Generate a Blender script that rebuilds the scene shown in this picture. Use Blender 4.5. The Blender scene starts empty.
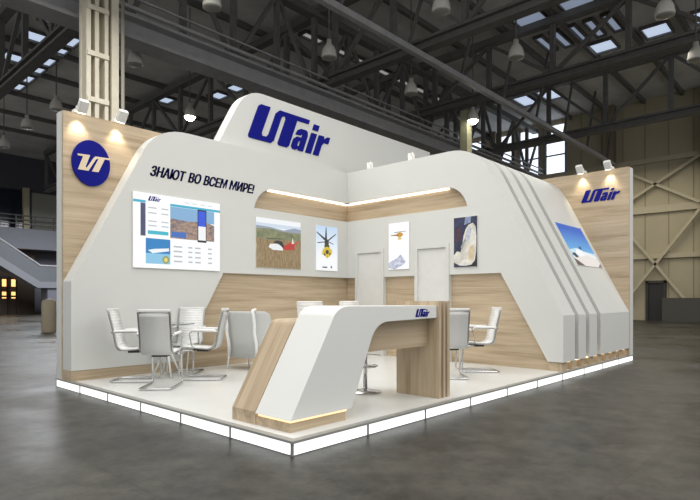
import bpy, bmesh, math, random
from mathutils import Vector, Matrix
random.seed(7)
R = math.radians
scn = bpy.context.scene
COL = scn.collection

# ------------------------------------------------------------------ camera
cam_d = bpy.data.cameras.new('camera')
cam_d.sensor_width = 36.0
cam_d.lens = 542.424 / 700 * 36.0
cam_d.shift_y = 48.98 / 700
cam_d.clip_end = 400
cam = bpy.data.objects.new('camera', cam_d)
cam.location = (-2.9608, -3.3747, 1.3)
cam.rotation_euler = (R(90), 0, 0.7454 - R(90))
COL.objects.link(cam)
scn.camera = cam

# ------------------------------------------------------------------ world and light
world = bpy.data.worlds.new('hall_ambient')  # even ambient fill, entering where the near hall walls are left out
scn.world = world
world.use_nodes = True
bg = world.node_tree.nodes['Background']
bg.inputs['Color'].default_value = (1.0, 1.0, 1.0, 1)
bg.inputs['Strength'].default_value = 0.75

def area(name, loc, size, power, color=(1, 1, 1), rot=(0, 0, 0), sy=None):
    d = bpy.data.lights.new(name, 'AREA')
    d.energy = power
    d.color = color
    d.size = size
    if sy:
        d.shape = 'RECTANGLE'
        d.size_y = sy
    o = bpy.data.objects.new(name, d)
    o.location = loc
    o.rotation_euler = rot
    COL.objects.link(o)
    return o

area('added_hall_light', (-3.0, -0.5, 9.3), 15, 1500, (1.0, 0.985, 0.96))  # broad area light standing in for the hall's high bay lamps
area('added_hall_light', (9.5, -9.0, 9.3), 9, 950, (1.0, 0.985, 0.96))  # out-of-view lamp added to brighten the grooved arch's side faces
area('added_hall_light', (2.0, 7.3, 9.3), 4, 380, (1.0, 0.97, 0.9))  # out-of-view lamp added to brighten the cream lattice column
area('added_hall_light', (20.0, 4.0, 9.3), 7, 400, (1.0, 0.95, 0.85))  # added fill so that light reaches the cream end wall
area('added_hall_light', (28.0, 6.0, 9.3), 7, 420, (1.0, 0.93, 0.78))  # second added fill, close to the cream end wall
area('added_hall_light', (12.0, 34.0, 9.3), 10, 3500, (0.95, 0.97, 1.0))  # added fill that brightens the far left wall and gallery

vs = scn.view_settings
vs.view_transform = 'Standard'
vs.look = 'None'
vs.gamma = 1.0
vs.use_curve_mapping = False
vs.exposure = 0.0

# ------------------------------------------------------------------ helpers
def lin(c):
    return tuple(((v / 255) / 12.92 if v / 255 <= 0.04045 else ((v / 255 + 0.055) / 1.055) ** 2.4) for v in c) + (1,)

MATS = {}
def mat(name, rgb, rough=0.5, metal=0.0, emit=None, strength=0.0, spec=0.5, noise=None, bump=0.0):
    if name in MATS:
        return MATS[name]
    m = bpy.data.materials.new(name)
    m.use_nodes = True
    nt = m.node_tree
    b = nt.nodes['Principled BSDF']
    col = lin(rgb)
    b.inputs['Base Color'].default_value = col
    b.inputs['Roughness'].default_value = rough
    b.inputs['Metallic'].default_value = metal
    b.inputs['Specular IOR Level'].default_value = spec
    if emit is not None:
        b.inputs['Emission Color'].default_value = lin(emit)
        b.inputs['Emission Strength'].default_value = strength
    amp, scale = noise if noise else (0.03, 6.0)
    if emit is None:
        tc = nt.nodes.new('ShaderNodeTexCoord')
        nz = nt.nodes.new('ShaderNodeTexNoise')
        nz.inputs['Scale'].default_value = scale
        nz.inputs['Detail'].default_value = 4
        nt.links.new(tc.outputs['Object'], nz.inputs['Vector'])
        rp = nt.nodes.new('ShaderNodeValToRGB')
        rp.color_ramp.elements[0].position = 0.3
        rp.color_ramp.elements[1].position = 0.7
        rp.color_ramp.elements[0].color = tuple(c * (1 - amp) for c in col[:3]) + (1,)
        rp.color_ramp.elements[1].color = tuple(min(1, c * (1 + amp)) for c in col[:3]) + (1,)
        nt.links.new(nz.outputs['Fac'], rp.inputs['Fac'])
        nt.links.new(rp.outputs['Color'], b.inputs['Base Color'])
        if bump:
            bp = nt.nodes.new('ShaderNodeBump')
            bp.inputs['Strength'].default_value = bump
            nt.links.new(nz.outputs['Fac'], bp.inputs['Height'])
            nt.links.new(bp.outputs['Normal'], b.inputs['Normal'])
    MATS[name] = m
    return m

def wood(name, c0, c1, c2, axis, tilt=0.0):
    """oak board with its grain along one axis"""
    m = bpy.data.materials.new(name)
    m.use_nodes = True
    nt = m.node_tree
    b = nt.nodes['Principled BSDF']
    b.inputs['Roughness'].default_value = 0.5
    b.inputs['Specular IOR Level'].default_value = 0.3
    tc = nt.nodes.new('ShaderNodeTexCoord')
    mp = nt.nodes.new('ShaderNodeMapping')
    s = [7.0, 7.0, 7.0]
    s['xyz'.index(axis)] = 0.45
    mp.inputs['Scale'].default_value = s
    tl = nt.nodes.new('ShaderNodeMapping')
    tl.inputs['Rotation'].default_value = (0, tilt, 0)
    nt.links.new(tc.outputs['Object'], tl.inputs['Vector'])
    nt.links.new(tl.outputs['Vector'], mp.inputs['Vector'])
    n1 = nt.nodes.new('ShaderNodeTexNoise')
    n1.inputs['Scale'].default_value = 1.3
    n1.inputs['Detail'].default_value = 6
    n1.inputs['Roughness'].default_value = 0.62
    n1.inputs['Distortion'].default_value = 0.35
    nt.links.new(mp.outputs['Vector'], n1.inputs['Vector'])
    mp2 = nt.nodes.new('ShaderNodeMapping')
    s2 = [46.0, 46.0, 46.0]
    s2['xyz'.index(axis)] = 1.1
    mp2.inputs['Scale'].default_value = s2
    nt.links.new(tl.outputs['Vector'], mp2.inputs['Vector'])
    n2 = nt.nodes.new('ShaderNodeTexNoise')
    n2.inputs['Scale'].default_value = 1.0
    n2.inputs['Detail'].default_value = 3
    nt.links.new(mp2.outputs['Vector'], n2.inputs['Vector'])
    mx = nt.nodes.new('ShaderNodeMath')
    mx.operation = 'MULTIPLY_ADD'
    mx.inputs[1].default_value = 0.3
    nt.links.new(n2.outputs['Fac'], mx.inputs[0])
    ml = nt.nodes.new('ShaderNodeMath')
    ml.operation = 'MULTIPLY'
    ml.inputs[1].default_value = 0.72
    nt.links.new(n1.outputs['Fac'], ml.inputs[0])
    nt.links.new(ml.outputs['Value'], mx.inputs[2])
    rp = nt.nodes.new('ShaderNodeValToRGB')
    e = rp.color_ramp.elements
    e[0].position = 0.36
    e[0].color = lin(c0)
    e[1].position = 0.66
    e[1].color = lin(c2)
    k = e.new(0.5)
    k.color = lin(c1)
    nt.links.new(mx.outputs['Value'], rp.inputs['Fac'])
    nt.links.new(rp.outputs['Color'], b.inputs['Base Color'])
    MATS[name] = m
    return m

W0, W1, W2 = (164, 145, 119), (188, 169, 142), (203, 185, 159)
wood_x = wood('oak_grain_x', W0, W1, W2, 'x')
wood_y = wood('oak_grain_y', W0, W1, W2, 'y')
wood_z = wood('oak_grain_z', W0, W1, W2, 'z')
white = mat('white_laminate', (214, 215, 211), 0.45, spec=0.35, noise=(0.01, 2))
white_desk = mat('white_counter', (228, 229, 226), 0.35, spec=0.4, noise=(0.01, 2))
joint_grey = mat('shaded_recess_grey', (112, 113, 108), 0.6)  # grey of the recessed strips, darkened to stand in for groove shade
deck_white = mat('white_deck', (224, 225, 222), 0.25, spec=0.4, noise=(0.02, 3))
alu = mat('aluminium', (150, 150, 148), 0.35, metal=0.8)
glow_strip = mat('edge_light', (255, 255, 255), emit=(248, 252, 250), strength=1.0)
led = mat('warm_led', (255, 240, 220), emit=(255, 242, 224), strength=2.6)
blue = mat('logo_blue', (8, 16, 126), 0.6, spec=0.15)
blue_text = mat('slogan_blue', (24, 28, 100), 0.6, spec=0.15)
cut_white = mat('emblem_cream', (226, 208, 180), 0.5)
chrome = mat('chrome', (205, 205, 205), 0.18, metal=1.0)
rail_metal = mat('dark_chrome', (176, 176, 174), 0.4, metal=1.0)
leather = mat('white_leather', (236, 236, 234), 0.5, noise=(0.02, 20))
mesh_back = mat('light_grey_back', (196, 197, 195), 0.6, noise=(0.02, 30))
dark_plastic = mat('dark_plastic', (52, 52, 52), 0.5)
spot_white = mat('spot_white', (235, 235, 230), 0.4)
spot_glow = mat('spot_glow', (255, 250, 240), emit=(255, 244, 220), strength=6.0)
steel = mat('dark_steel', (100, 99, 97), 0.6, noise=(0.12, 3))
steel_mid = mat('grey_steel', (165, 165, 168), 0.55, noise=(0.1, 3))
cream_steel = mat('cream_steel', (226, 219, 200), 0.6, noise=(0.06, 4))
lamp_shade = mat('lamp_shade', (190, 188, 180), 0.5)
lamp_on = mat('lamp_lit', (255, 255, 240), emit=(255, 250, 235), strength=28)
lamp_off = mat('lamp_unlit', (150, 148, 140), 0.3)
cream_wall = mat('cream_wall', (176, 167, 142), 0.8, noise=(0.06, 0.6))
brace_col = mat('brace_cream', (184, 175, 150), 0.7)
grey_wall = mat('grey_wall', (112, 114, 124), 0.8, noise=(0.06, 0.8))
dark_wall = mat('dark_wall', (62, 63, 70), 0.8)
roof_m = mat('roof_grey', (208, 207, 205), 0.8, noise=(0.15, 0.7))
skyglass = mat('skylight_glass', (210, 225, 245), emit=(190, 205, 228), strength=0.9)
skyglass_dim = mat('skylight_dim', (190, 200, 215), emit=(128, 140, 160), strength=0.75)
winglass = mat('window_daylight', (230, 240, 255), emit=(232, 242, 255), strength=1.5)
warm_glow = mat('warm_door_light', (255, 190, 110), emit=(255, 196, 120), strength=1.6)
door_dark = mat('door_dark', (44, 43, 42), 0.6)

def tag(o, label=None, cat=None, group=None, kind=None):
    if label: o['label'] = label
    if cat: o['category'] = cat
    if group: o['group'] = group
    if kind: o['kind'] = kind
    return o

def thing(name, loc, label, cat, group=None, rz=0.0, kind=None):
    o = bpy.data.objects.new(name, None)
    o.empty_display_size = 0.1
    o.location = loc
    o.rotation_euler = (0, 0, rz)
    COL.objects.link(o)
    return tag(o, label, cat, group, kind)

def origin_of(o):
    v = Vector((0, 0, 0))
    while o is not None:
        v += Vector(o.location)
        o = o.parent
    return v

class MB:
    def __init__(s):
        s.bm = bmesh.new()
        s.mi = 0
    def face(s, vs, smooth=False):
        f = s.bm.faces.new(vs)
        f.material_index = s.mi
        f.smooth = smooth
        return f
    def v(s, p):
        return s.bm.verts.new(p)
    def box(s, x0, x1, y0, y1, z0, z1):
        p = [s.v((x, y, z)) for z in (z0, z1) for y in (y0, y1) for x in (x0, x1)]
        for q in ((0, 2, 3, 1), (4, 5, 7, 6), (0, 1, 5, 4), (2, 6, 7, 3), (0, 4, 6, 2), (1, 3, 7, 5)):
            s.face([p[i] for i in q])
        return s
    def obox(s, a, b, w, h, up=(0, 0, 1)):
        """bar from a to b, w wide and h tall"""
        a, b = Vector(a), Vector(b)
        t = (b - a).normalized()
        u = Vector(up)
        if abs(t.dot(u)) > 0.98:
            u = Vector((1, 0, 0))
        sd = t.cross(u).normalized()
        u = sd.cross(t).normalized()
        p = []
        for c in (a, b):
            for k, l in ((-1, -1), (1, -1), (1, 1), (-1, 1)):
                p.append(s.v(c + sd * (k * w / 2) + u * (l * h / 2)))
        s.face([p[3], p[2], p[1], p[0]])
        s.face(p[4:8])
        for i in range(4):
            j = (i + 1) % 4
            s.face([p[i], p[j], p[4 + j], p[4 + i]])
        return s
    def prism(s, poly, axis, c0, c1):
        """polygon in the two other axes (in xyz order) extruded along axis"""
        def P(a, b, c):
            return {'x': (c, a, b), 'y': (a, c, b), 'z': (a, b, c)}[axis]
        A = [s.v(P(a, b, c0)) for a, b in poly]
        B = [s.v(P(a, b, c1)) for a, b in poly]
        s.face(A)
        s.face(B[::-1])
        n = len(poly)
        for i in range(n):
            j = (i + 1) % n
            s.face([A[j], A[i], B[i], B[j]])
        return s
    def tube(s, pts, r, seg=8, closed=False, cap=True):
        pts = [Vector(p) for p in pts]
        n = len(pts)
        rings = []
        prev = None
        for i, p in enumerate(pts):
            if closed:
                t = (pts[(i + 1) % n] - pts[i - 1]).normalized()
            else:
                t = (pts[min(i + 1, n - 1)] - pts[max(i - 1, 0)]).normalized()
            if prev is None:
                u = Vector((0, 0, 1)) if abs(t.z) < 0.9 else Vector((1, 0, 0))
            else:
                u = prev
            u = (u - t * u.dot(t))
            if u.length < 1e-4:
                u = Vector((0, 1, 0)) - t * t.y
            u.normalize()
            prev = u
            w = t.cross(u)
            rr = r[i] if isinstance(r, (list, tuple)) else r
            rings.append([s.v(p + (u * math.cos(a) + w * math.sin(a)) * rr) for a in [2 * math.pi * k / seg for k in range(seg)]])
        m = n if closed else n - 1
        for i in range(m):
            A, B = rings[i], rings[(i + 1) % n]
            for k in range(seg):
                l = (k + 1) % seg
                s.face([A[k], A[l], B[l], B[k]], True)
        if cap and not closed:
            s.face(rings[0][::-1])
            s.face(rings[-1])
        return s
    def lathe(s, prof, c=(0, 0, 0), seg=24, smooth=True):
        rings = []
        for r, z in prof:
            rings.append([s.v((c[0] + r * math.cos(2 * math.pi * k / seg), c[1] + r * math.sin(2 * math.pi * k / seg), c[2] + z)) for k in range(seg)])
        for A, B in zip(rings, rings[1:]):
            for k in range(seg):
                l = (k + 1) % seg
                s.face([A[k], A[l], B[l], B[k]], smooth)
        s.face(rings[0][::-1])
        s.face(rings[-1])
        return s
    def sheet(s, prof, y0, y1, th):
        """closed ribbon: profile of (x, z) thickened by th along its normal, extruded across y"""
        n = len(prof)
        out = []
        for i, (x, z) in enumerate(prof):
            a = prof[max(0, i - 1)]
            b = prof[min(n - 1, i + 1)]
            dx, dz = b[0] - a[0], b[1] - a[1]
            L = math.hypot(dx, dz) or 1
            out.append((x - dz / L * -th, z + dx / L * -th))
        A = [s.v((x, y0, z)) for x, z in prof]
        B = [s.v((x, y1, z)) for x, z in prof]
        C_ = [s.v((x, y0, z)) for x, z in out]
        D = [s.v((x, y1, z)) for x, z in out]
        for i in range(n - 1):
            s.face([A[i], A[i + 1], B[i + 1], B[i]], True)
            s.face([D[i], D[i + 1], C_[i + 1], C_[i]], True)
            s.face([C_[i], C_[i + 1], A[i + 1], A[i]])
            s.face([B[i], B[i + 1], D[i + 1], D[i]])
        s.face([A[0], B[0], D[0], C_[0]])
        s.face([C_[-1], D[-1], B[-1], A[-1]])
        return s
    def build(s, name, mats, parent=None, bevel=0.0, fix=True):
        if fix:
            bmesh.ops.recalc_face_normals(s.bm, faces=s.bm.faces)
        if parent is not None:
            off = origin_of(parent)
            bmesh.ops.translate(s.bm, verts=s.bm.verts, vec=-off)
        me = bpy.data.meshes.new(name)
        s.bm.to_mesh(me)
        s.bm.free()
        if not isinstance(mats, (list, tuple)):
            mats = [mats]
        for m in mats:
            me.materials.append(m)
        o = bpy.data.objects.new(name, me)
        o.parent = parent
        COL.objects.link(o)
        if bevel:
            b = o.modifiers.new('bevel', 'BEVEL')
            b.width = bevel
            b.segments = 2
            b.limit_method = 'ANGLE'
        return o

def copy_tree(o, parent=None):
    c = o.copy()
    COL.objects.link(c)
    if parent is not None:
        c.parent = parent
        c.matrix_parent_inverse = o.matrix_parent_inverse.copy()
    for ch in list(o.children):
        copy_tree(ch, c)
    return c

class Frame:
    """a flat rectangle in space: origin, two in-plane axes and the outward normal"""
    def __init__(s, o, u, v, n):
        s.o, s.u, s.v, s.n = Vector(o), Vector(u), Vector(v), Vector(n).normalized()
    def p(s, a, b, d=0.0):
        return s.o + s.u * a + s.v * b + s.n * d

def text_geo(body, bold=0.0):
    cu = bpy.data.curves.new('txt', 'FONT')
    cu.body = body
    cu.offset = bold
    cu.resolution_u = 4
    o = bpy.data.objects.new('txt', cu)
    COL.objects.link(o)
    dg = bpy.context.evaluated_depsgraph_get()
    me = bpy.data.meshes.new_from_object(o.evaluated_get(dg))
    vs_ = [tuple(v.co) for v in me.vertices]
    fs = [tuple(p.vertices) for p in me.polygons]
    bpy.data.objects.remove(o)
    bpy.data.curves.remove(cu)
    bpy.data.meshes.remove(me)
    return vs_, fs

def text_into(mb, fr, body, a0, a1, b0, b1, d, thick, shear=0.0, bold=0.0):
    """lettering fitted into a0..a1 by b0..b1 of a frame, raised d..d+thick"""
    vs_, fs = text_geo(body, bold)
    xs = [v[0] for v in vs_]
    ys = [v[1] for v in vs_]
    x0, x1, y0, y1 = min(xs), max(xs), min(ys), max(ys)
    def P(v, dd):
        t = (v[1] - y0) / (y1 - y0)
        return fr.p(a0 + (v[0] - x0) / (x1 - x0) * (a1 - a0) + shear * t, b0 + t * (b1 - b0), dd)
    top = [mb.v(P(v, d + thick)) for v in vs_]
    for f in fs:
        try:
            mb.face([top[i] for i in f])
        except ValueError:
            pass
    if thick > 0.002:
        ed = {}
        for f in fs:
            for i in range(len(f)):
                a, b = f[i], f[(i + 1) % len(f)]
                ed[(a, b)] = ed.get((a, b), 0) + 1
        low = [mb.v(P(v, d)) for v in vs_]
        for (a, b), c in ed.items():
            if (b, a) not in ed:
                mb.face([top[b], top[a], low[a], low[b]])

def poly_into(mb, fr, pts, d, thick=0.0):
    A = [mb.v(fr.p(a, b, d + thick)) for a, b in pts]
    mb.face(A)
    if thick:
        B = [mb.v(fr.p(a, b, d)) for a, b in pts]
        n = len(pts)
        for i in range(n):
            j = (i + 1) % n
            mb.face([A[j], A[i], B[i], B[j]])

UT = [(0.06, 0), (0, .06), (0, .94), (.06, 1), (.40, 1), (.40, .22), (.45, .14), (.59, .14), (.64, .22), (.64, .88), (.74, 1.0),
      (1.90, 1.0), (1.92, .98), (1.92, .87), (1.46, .87), (1.46, .06), (1.40, 0), (1.10, 0), (1.04, .06), (1.04, .8), (1.0, .87), (.92, .87),
      (.88, .80), (.88, .08), (.80, 0)]
def airline_logo(name, fr, h, w, parent, thick, shear=0.4, halo=None, label=None):
    """raised lettering: joined U and T, then 'air'"""
    k = w / 2.93
    root_mb = MB()
    poly_into(root_mb, fr, [(a * k + shear * b * h, b * h) for a, b in UT], 0.0, thick)
    o = root_mb.build(name, blue, parent)
    def glyph_(polys, x0):
        m = MB()
        for pl in polys:
            poly_into(m, fr, [((x0 + a) * k + shear * b * h, b * h) for a, b in pl], 0.0, thick)
        return m
    A1 = [(.28, 0), (.49, 0), (.49, .50), (.44, .62), (.37, .66), (.15, .66), (.05, .60), (.02, .46), (.22, .46), (.24, .50), (.28, .50)]
    A2 = [(.28, .40), (.10, .40), (0, .31), (0, .08), (.08, 0), (.20, 0), (.28, .06), (.28, .15), (.25, .12), (.21, .14), (.21, .26), (.25, .29), (.28, .29)]
    I1 = [(0, 0), (.23, 0), (.23, .64), (0, .64)]
    I2 = [(0, .74), (.23, .74), (.23, .92), (0, .92)]
    R1 = [(0, 0), (.23, 0), (.23, .34), (.29, .44), (.48, .44), (.48, .65), (.37, .65), (.25, .55), (.22, .64), (0, .64)]
    m2, m3, m4 = glyph_((A1, A2), 1.54), glyph_((I1, I2), 2.13), glyph_((R1,), 2.45)
    return o, (m2, m3, m4)

# ------------------------------------------------------------------ the hall
def floor_material():
    m = bpy.data.materials.new('polished_concrete')
    m.use_nodes = True
    nt = m.node_tree
    b = nt.nodes['Principled BSDF']
    tc = nt.nodes.new('ShaderNodeTexCoord')
    def noise(scale, detail, rough=0.6, dist=0.0):
        n = nt.nodes.new('ShaderNodeTexNoise')
        n.inputs['Scale'].default_value = scale
        n.inputs['Detail'].default_value = detail
        n.inputs['Roughness'].default_value = rough
        n.inputs['Distortion'].default_value = dist
        nt.links.new(tc.outputs['Object'], n.inputs['Vector'])
        return n
    big = noise(0.45, 5, 0.6, 0.4)
    fine = noise(3.2, 10, 0.78)
    br = nt.nodes.new('ShaderNodeTexBrick')
    br.offset = 0.0
    br.inputs['Color1'].default_value = (0.94, 0.94, 0.94, 1)
    br.inputs['Color2'].default_value = (1.06, 1.06, 1.06, 1)
    br.inputs['Mortar'].default_value = (0.8, 0.8, 0.8, 1)
    br.inputs['Scale'].default_value = 1.0
    br.inputs['Mortar Size'].default_value = 0.012
    br.inputs['Brick Width'].default_value = 6.0
    br.inputs['Row Height'].default_value = 3.85
    mp = nt.nodes.new('ShaderNodeMapping')
    mp.inputs['Location'].default_value = (1.2, 2.18, 0)
    nt.links.new(tc.outputs['Object'], mp.inputs['Vector'])
    nt.links.new(mp.outputs['Vector'], br.inputs['Vector'])
    add = nt.nodes.new('ShaderNodeMath')
    add.operation = 'MULTIPLY_ADD'
    add.inputs[1].default_value = 0.5
    nt.links.new(fine.outputs['Fac'], add.inputs[0])
    h = nt.nodes.new('ShaderNodeMath')
    h.operation = 'MULTIPLY'
    h.inputs[1].default_value = 0.5
    nt.links.new(big.outputs['Fac'], h.inputs[0])
    nt.links.new(h.outputs['Value'], add.inputs[2])
    rp = nt.nodes.new('ShaderNodeValToRGB')
    e = rp.color_ramp.elements
    e[0].position = 0.40
    e[0].color = lin((28, 28, 25))
    e[1].position = 0.60
    e[1].color = lin((80, 78, 72))
    nt.links.new(add.outputs['Value'], rp.inputs['Fac'])
    mx = nt.nodes.new('ShaderNodeMixRGB')
    mx.blend_type = 'MULTIPLY'
    mx.inputs['Fac'].default_value = 1.0
    nt.links.new(rp.outputs['Color'], mx.inputs['Color1'])
    nt.links.new(br.outputs['Color'], mx.inputs['Color2'])
    nt.links.new(mx.outputs['Color'], b.inputs['Base Color'])
    rr = nt.nodes.new('ShaderNodeMapRange')
    rr.inputs['From Min'].default_value = 0.35
    rr.inputs['From Max'].default_value = 0.65
    rr.inputs['To Min'].default_value = 0.26
    rr.inputs['To Max'].default_value = 0.5
    nt.links.new(big.outputs['Fac'], rr.inputs['Value'])
    nt.links.new(rr.outputs['Result'], b.inputs['Roughness'])
    b.inputs['Specular IOR Level'].default_value = 0.16
    bp = nt.nodes.new('ShaderNodeBump')
    bp.inputs['Strength'].default_value = 0.012
    nt.links.new(fine.outputs['Fac'], bp.inputs['Height'])
    nt.links.new(bp.outputs['Normal'], b.inputs['Normal'])
    return m

XW, YW, ZR = 34.0, 50.0, 13.6      # far right wall, far left wall, roof
fl = MB().box(-16, XW + 0.4, -16, YW + 0.4, -0.3, 0.0).build('floor', floor_material())
tag(fl, 'dark polished concrete floor of the exhibition hall', 'floor', kind='structure')
MBc = MB().box(-14, XW + 0.4, -14, YW + 0.4, ZR, ZR + 0.3)
rf = MBc.build('ceiling', roof_m)
tag(rf, 'dark hall roof above the steel trusses', 'ceiling', kind='structure')
tag(MB().box(XW, XW + 0.4, -16, YW + 0.4, 0, ZR).build('wall_right', cream_wall), 'cream clad end wall of the hall behind the booth', 'wall', kind='structure')
tag(MB().box(-14, XW, YW, YW + 0.4, 0, ZR).build('wall_left', grey_wall), 'grey far side wall of the hall behind the balcony', 'wall', kind='structure')

# panel seams, rails and columns on the end wall
n = 0
for z, h in ((3.9, 0.28), (6.75, 0.42), (9.75, 0.3)):
    o = MB().box(XW - 0.22, XW, -14, 22, z - h / 2, z + h / 2).build('wall_girt', brace_col)
    n += 1
    tag(o, ['lowest cream horizontal rail on the end wall', 'middle thick cream horizontal rail on the end wall', 'topmost cream horizontal rail on the end wall'][n - 1], 'wall rail', 'rails on the end wall', 'structure')
for i, y in enumerate((-2.4, 2.75, 7.85, 13.0 - 4.4 + 7.4)):
    o = MB()
    o.box(XW - 0.5, XW - 0.42, y - 0.22, y + 0.22, 0, ZR).box(XW - 0.08, XW, y - 0.22, y + 0.22, 0, ZR).box(XW - 0.42, XW - 0.08, y - 0.04, y + 0.04, 0, ZR)
    tag(o.build('wall_column', mat('column_brown', (134, 124, 104), 0.7)), ['steel wall column outside the right edge of the end wall bay', 'brown steel wall column right of the crossed braces', 'brown steel wall column left of the crossed braces', 'brown steel wall column left of the daylight windows'][i], 'column', 'columns on the end wall', 'structure')
def brace(y0, z0, y1, z1, lab):
    tag(MB().obox((XW - 0.34, y0, z0), (XW - 0.34, y1, z1), 0.16, 0.16).build('cross_brace', brace_col), lab, 'brace', 'crossed braces on the end wall', 'structure')
brace(3.0, 6.5, 7.6, 0.3, 'lower diagonal brace rising to the right edge behind the dark door')
brace(7.6, 6.5, 3.0, 0.3, 'lower diagonal brace falling to the right behind the dark door')
brace(3.0, 9.6, 7.6, 6.9, 'upper diagonal brace rising to the right above the door bay')
brace(7.6, 9.6, 3.0, 6.9, 'upper diagonal brace falling to the right above the door bay')
seam = MB()
for k in range(24):
    y = -12 + k * 1.28
    seam.box(XW - 0.03, XW, y, y + 0.05, 0, ZR)
tag(seam.build('trim_1', mat('seam_tan', (150, 142, 120), 0.8)), 'thin vertical seams between the cream wall panels', 'trim', kind='structure')
# dark door and low dark wall
d = thing('door_1', (XW - 0.1, 5.32, 0), 'dark double door below the crossed braces', 'door', kind='structure')
MB().box(XW - 0.1, XW - 0.02, 4.9, 5.75, 0.0, 2.25).build('door_leaf', door_dark, d)
f = MB()
f.box(XW - 0.2, XW, 4.78, 4.9, 0, 2.4).box(XW - 0.2, XW, 5.75, 5.87, 0, 2.4).box(XW - 0.2, XW, 4.78, 5.87, 2.27, 2.42)
f.build('door_frame', mat('door_frame_dark', (58, 56, 52), 0.6), d)
o = MB().box(XW - 1.4, XW - 0.6, -6, 4.7, 0, 1.36).build('low_partition', mat('dark_grey_board', (76, 74, 68), 0.7))
tag(o, 'low dark grey partition beside the dark door', 'partition', kind='structure')
# daylight windows near the far corner
for i, (y0, y1, z0) in enumerate(((10.85, 12.1, 9.2), (12.7, 14.0, 9.2), (14.7, 16.2, 9.2), (17, 18.5, 9.2))):
    w = thing('window_%d' % (i + 1), (XW - 0.1, (y0 + y1) / 2, z0),
              ['bright tall daylight window nearest the cream wall bay', 'bright daylight window second from the cream wall bay', 'bright daylight window third from the cream wall bay', 'bright daylight window furthest from the cream wall bay'][i], 'window', 'daylight windows high on the end wall', kind='structure')
    fm = MB()
    fm.box(XW - 0.15, XW, y0 - 0.1, y0, z0, 13.2).box(XW - 0.15, XW, y1, y1 + 0.1, z0, 13.2).box(XW - 0.15, XW, y0, y1, z0 - 0.1, z0).box(XW - 0.15, XW, y0, y1, 11.1, 11.2)
    fm.build('window_frame', steel_mid, w)
    MB().box(XW - 0.06, XW - 0.02, y0, y1, z0, 13.2).build('pane', winglass, w)

# far balcony and stair at the left
tag(MB().box(-10, 22, YW - 0.9, YW, 10.7, ZR).build('trim_2', mat('fascia', (74, 75, 84), 0.8)), 'dark grey fascia above the far gallery', 'trim', kind='structure')
slab = MB().box(-10, 22, YW - 2.6, YW, 5.5, 7.2).build('gallery_slab', mat('slab_grey', (140, 142, 152), 0.8))
tag(slab, 'grey gallery slab across the far left wall', 'slab', kind='structure')
tag(MB().box(-10, 13.1, YW - 0.1, YW - 0.02, 7.2, 10.7).build('window_5', mat('gallery_glass', (40, 46, 60), 0.1)), 'dark gallery glazing left of the pale panel', 'window', kind='structure')
tag(MB().box(13.2, 22, YW - 0.3, YW - 0.12, 7.5, 10.7).build('gallery_panel', mat('pale_panel', (168, 168, 160), 0.8)), 'pale panel on the upper gallery beside the booth', 'panel', kind='structure')
for i, x in enumerate((12.2,)):
    o = MB().box(x - 0.22, x + 0.22, YW - 2.2, YW - 1.8, 7.2, 10.7).build('gallery_column', cream_wall)
    tag(o, 'slim cream column standing on the far gallery', 'column', kind='structure')
rail = thing('gallery_railing', (12, YW - 2.4, 7.2), 'dark railing along the edge of the far gallery', 'railing')
m_ = MB()
for zz in (7.6, 7.95, 8.3):
    m_.obox((-9, YW - 2.4, zz), (22, YW - 2.4, zz), 0.08, 0.08)
m_.build('rail', steel, rail)
for k in range(22):
    x = -9 + k * 1.45
    MB().box(x, x + 0.08, YW - 2.44, YW - 2.36, 7.2, 8.3).build('baluster', steel, rail)
st = thing('staircase', (12, YW - 4.5, 0), 'far grey staircase with a sloping glass balustrade', 'staircase', kind='structure')
m_ = MB().prism([(7.0, 6.2), (12.3, 2.7), (24, 2.7), (24, 2.2), (12.1, 2.2), (7.0, 5.5)], 'y', YW - 5.2, YW - 3.2)
m_.build('stringer', mat('stringer_grey', (128, 130, 138), 0.7), st)
m_ = MB().prism([(7.0, 7.6), (12.3, 3.95), (24, 3.95), (24, 2.7), (12.3, 2.7), (7.0, 6.2)], 'y', YW - 5.2, YW - 5.15)
m_.build('balustrade', mat('balustrade_glass', (104, 108, 114), 0.12), st)
m_ = MB().tube([(7.0, YW - 5.2, 7.65), (12.3, YW - 5.2, 4.0), (24, YW - 5.2, 4.0)], 0.08)
m_.build('handrail', steel_mid, st)
tag(MB().box(12.9, 24, YW - 5.0, YW - 3.4, 0, 2.2).build('stair_wall', grey_wall), 'grey wall under the far staircase landing', 'wall', kind='structure')
for i, x in enumerate((10.74, 11.42)):
    dd = thing('lit_door', (x, YW - 1.4, 0), ['warm lit glass door at the far left, outer of two', 'warm lit glass door at the far left, next to the grey stair wall'][i], 'door', 'warm lit doors under the far stairs', kind='structure')
    f = MB()
    f.box(x - 0.36, x - 0.28, YW - 1.5, YW - 1.3, 0, 3.2).box(x + 0.28, x + 0.36, YW - 1.5, YW - 1.3, 0, 3.2).box(x - 0.36, x + 0.36, YW - 1.5, YW - 1.3, 3.1, 3.3).box(x - 0.3, x + 0.3, YW - 1.5, YW - 1.3, 1.45, 1.6)
    f.build('door_frame', door_dark, dd)
    MB().box(x - 0.15, x + 0.15, YW - 1.42, YW - 1.4, 2.35, 2.95).build('pane', warm_glow, dd)
    MB().box(x - 0.15, x + 0.15, YW - 1.42, YW - 1.4, 1.35, 1.9).build('pane', warm_glow, dd)
tag(MB().box(-6, 13.1, YW - 1.25, YW - 1.0, 0, 5.2).build('door_surround', mat('brown_dark', (58, 44, 32), 0.7)), 'dark brown wall around the warm lit doors', 'wall', kind='structure')
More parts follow.
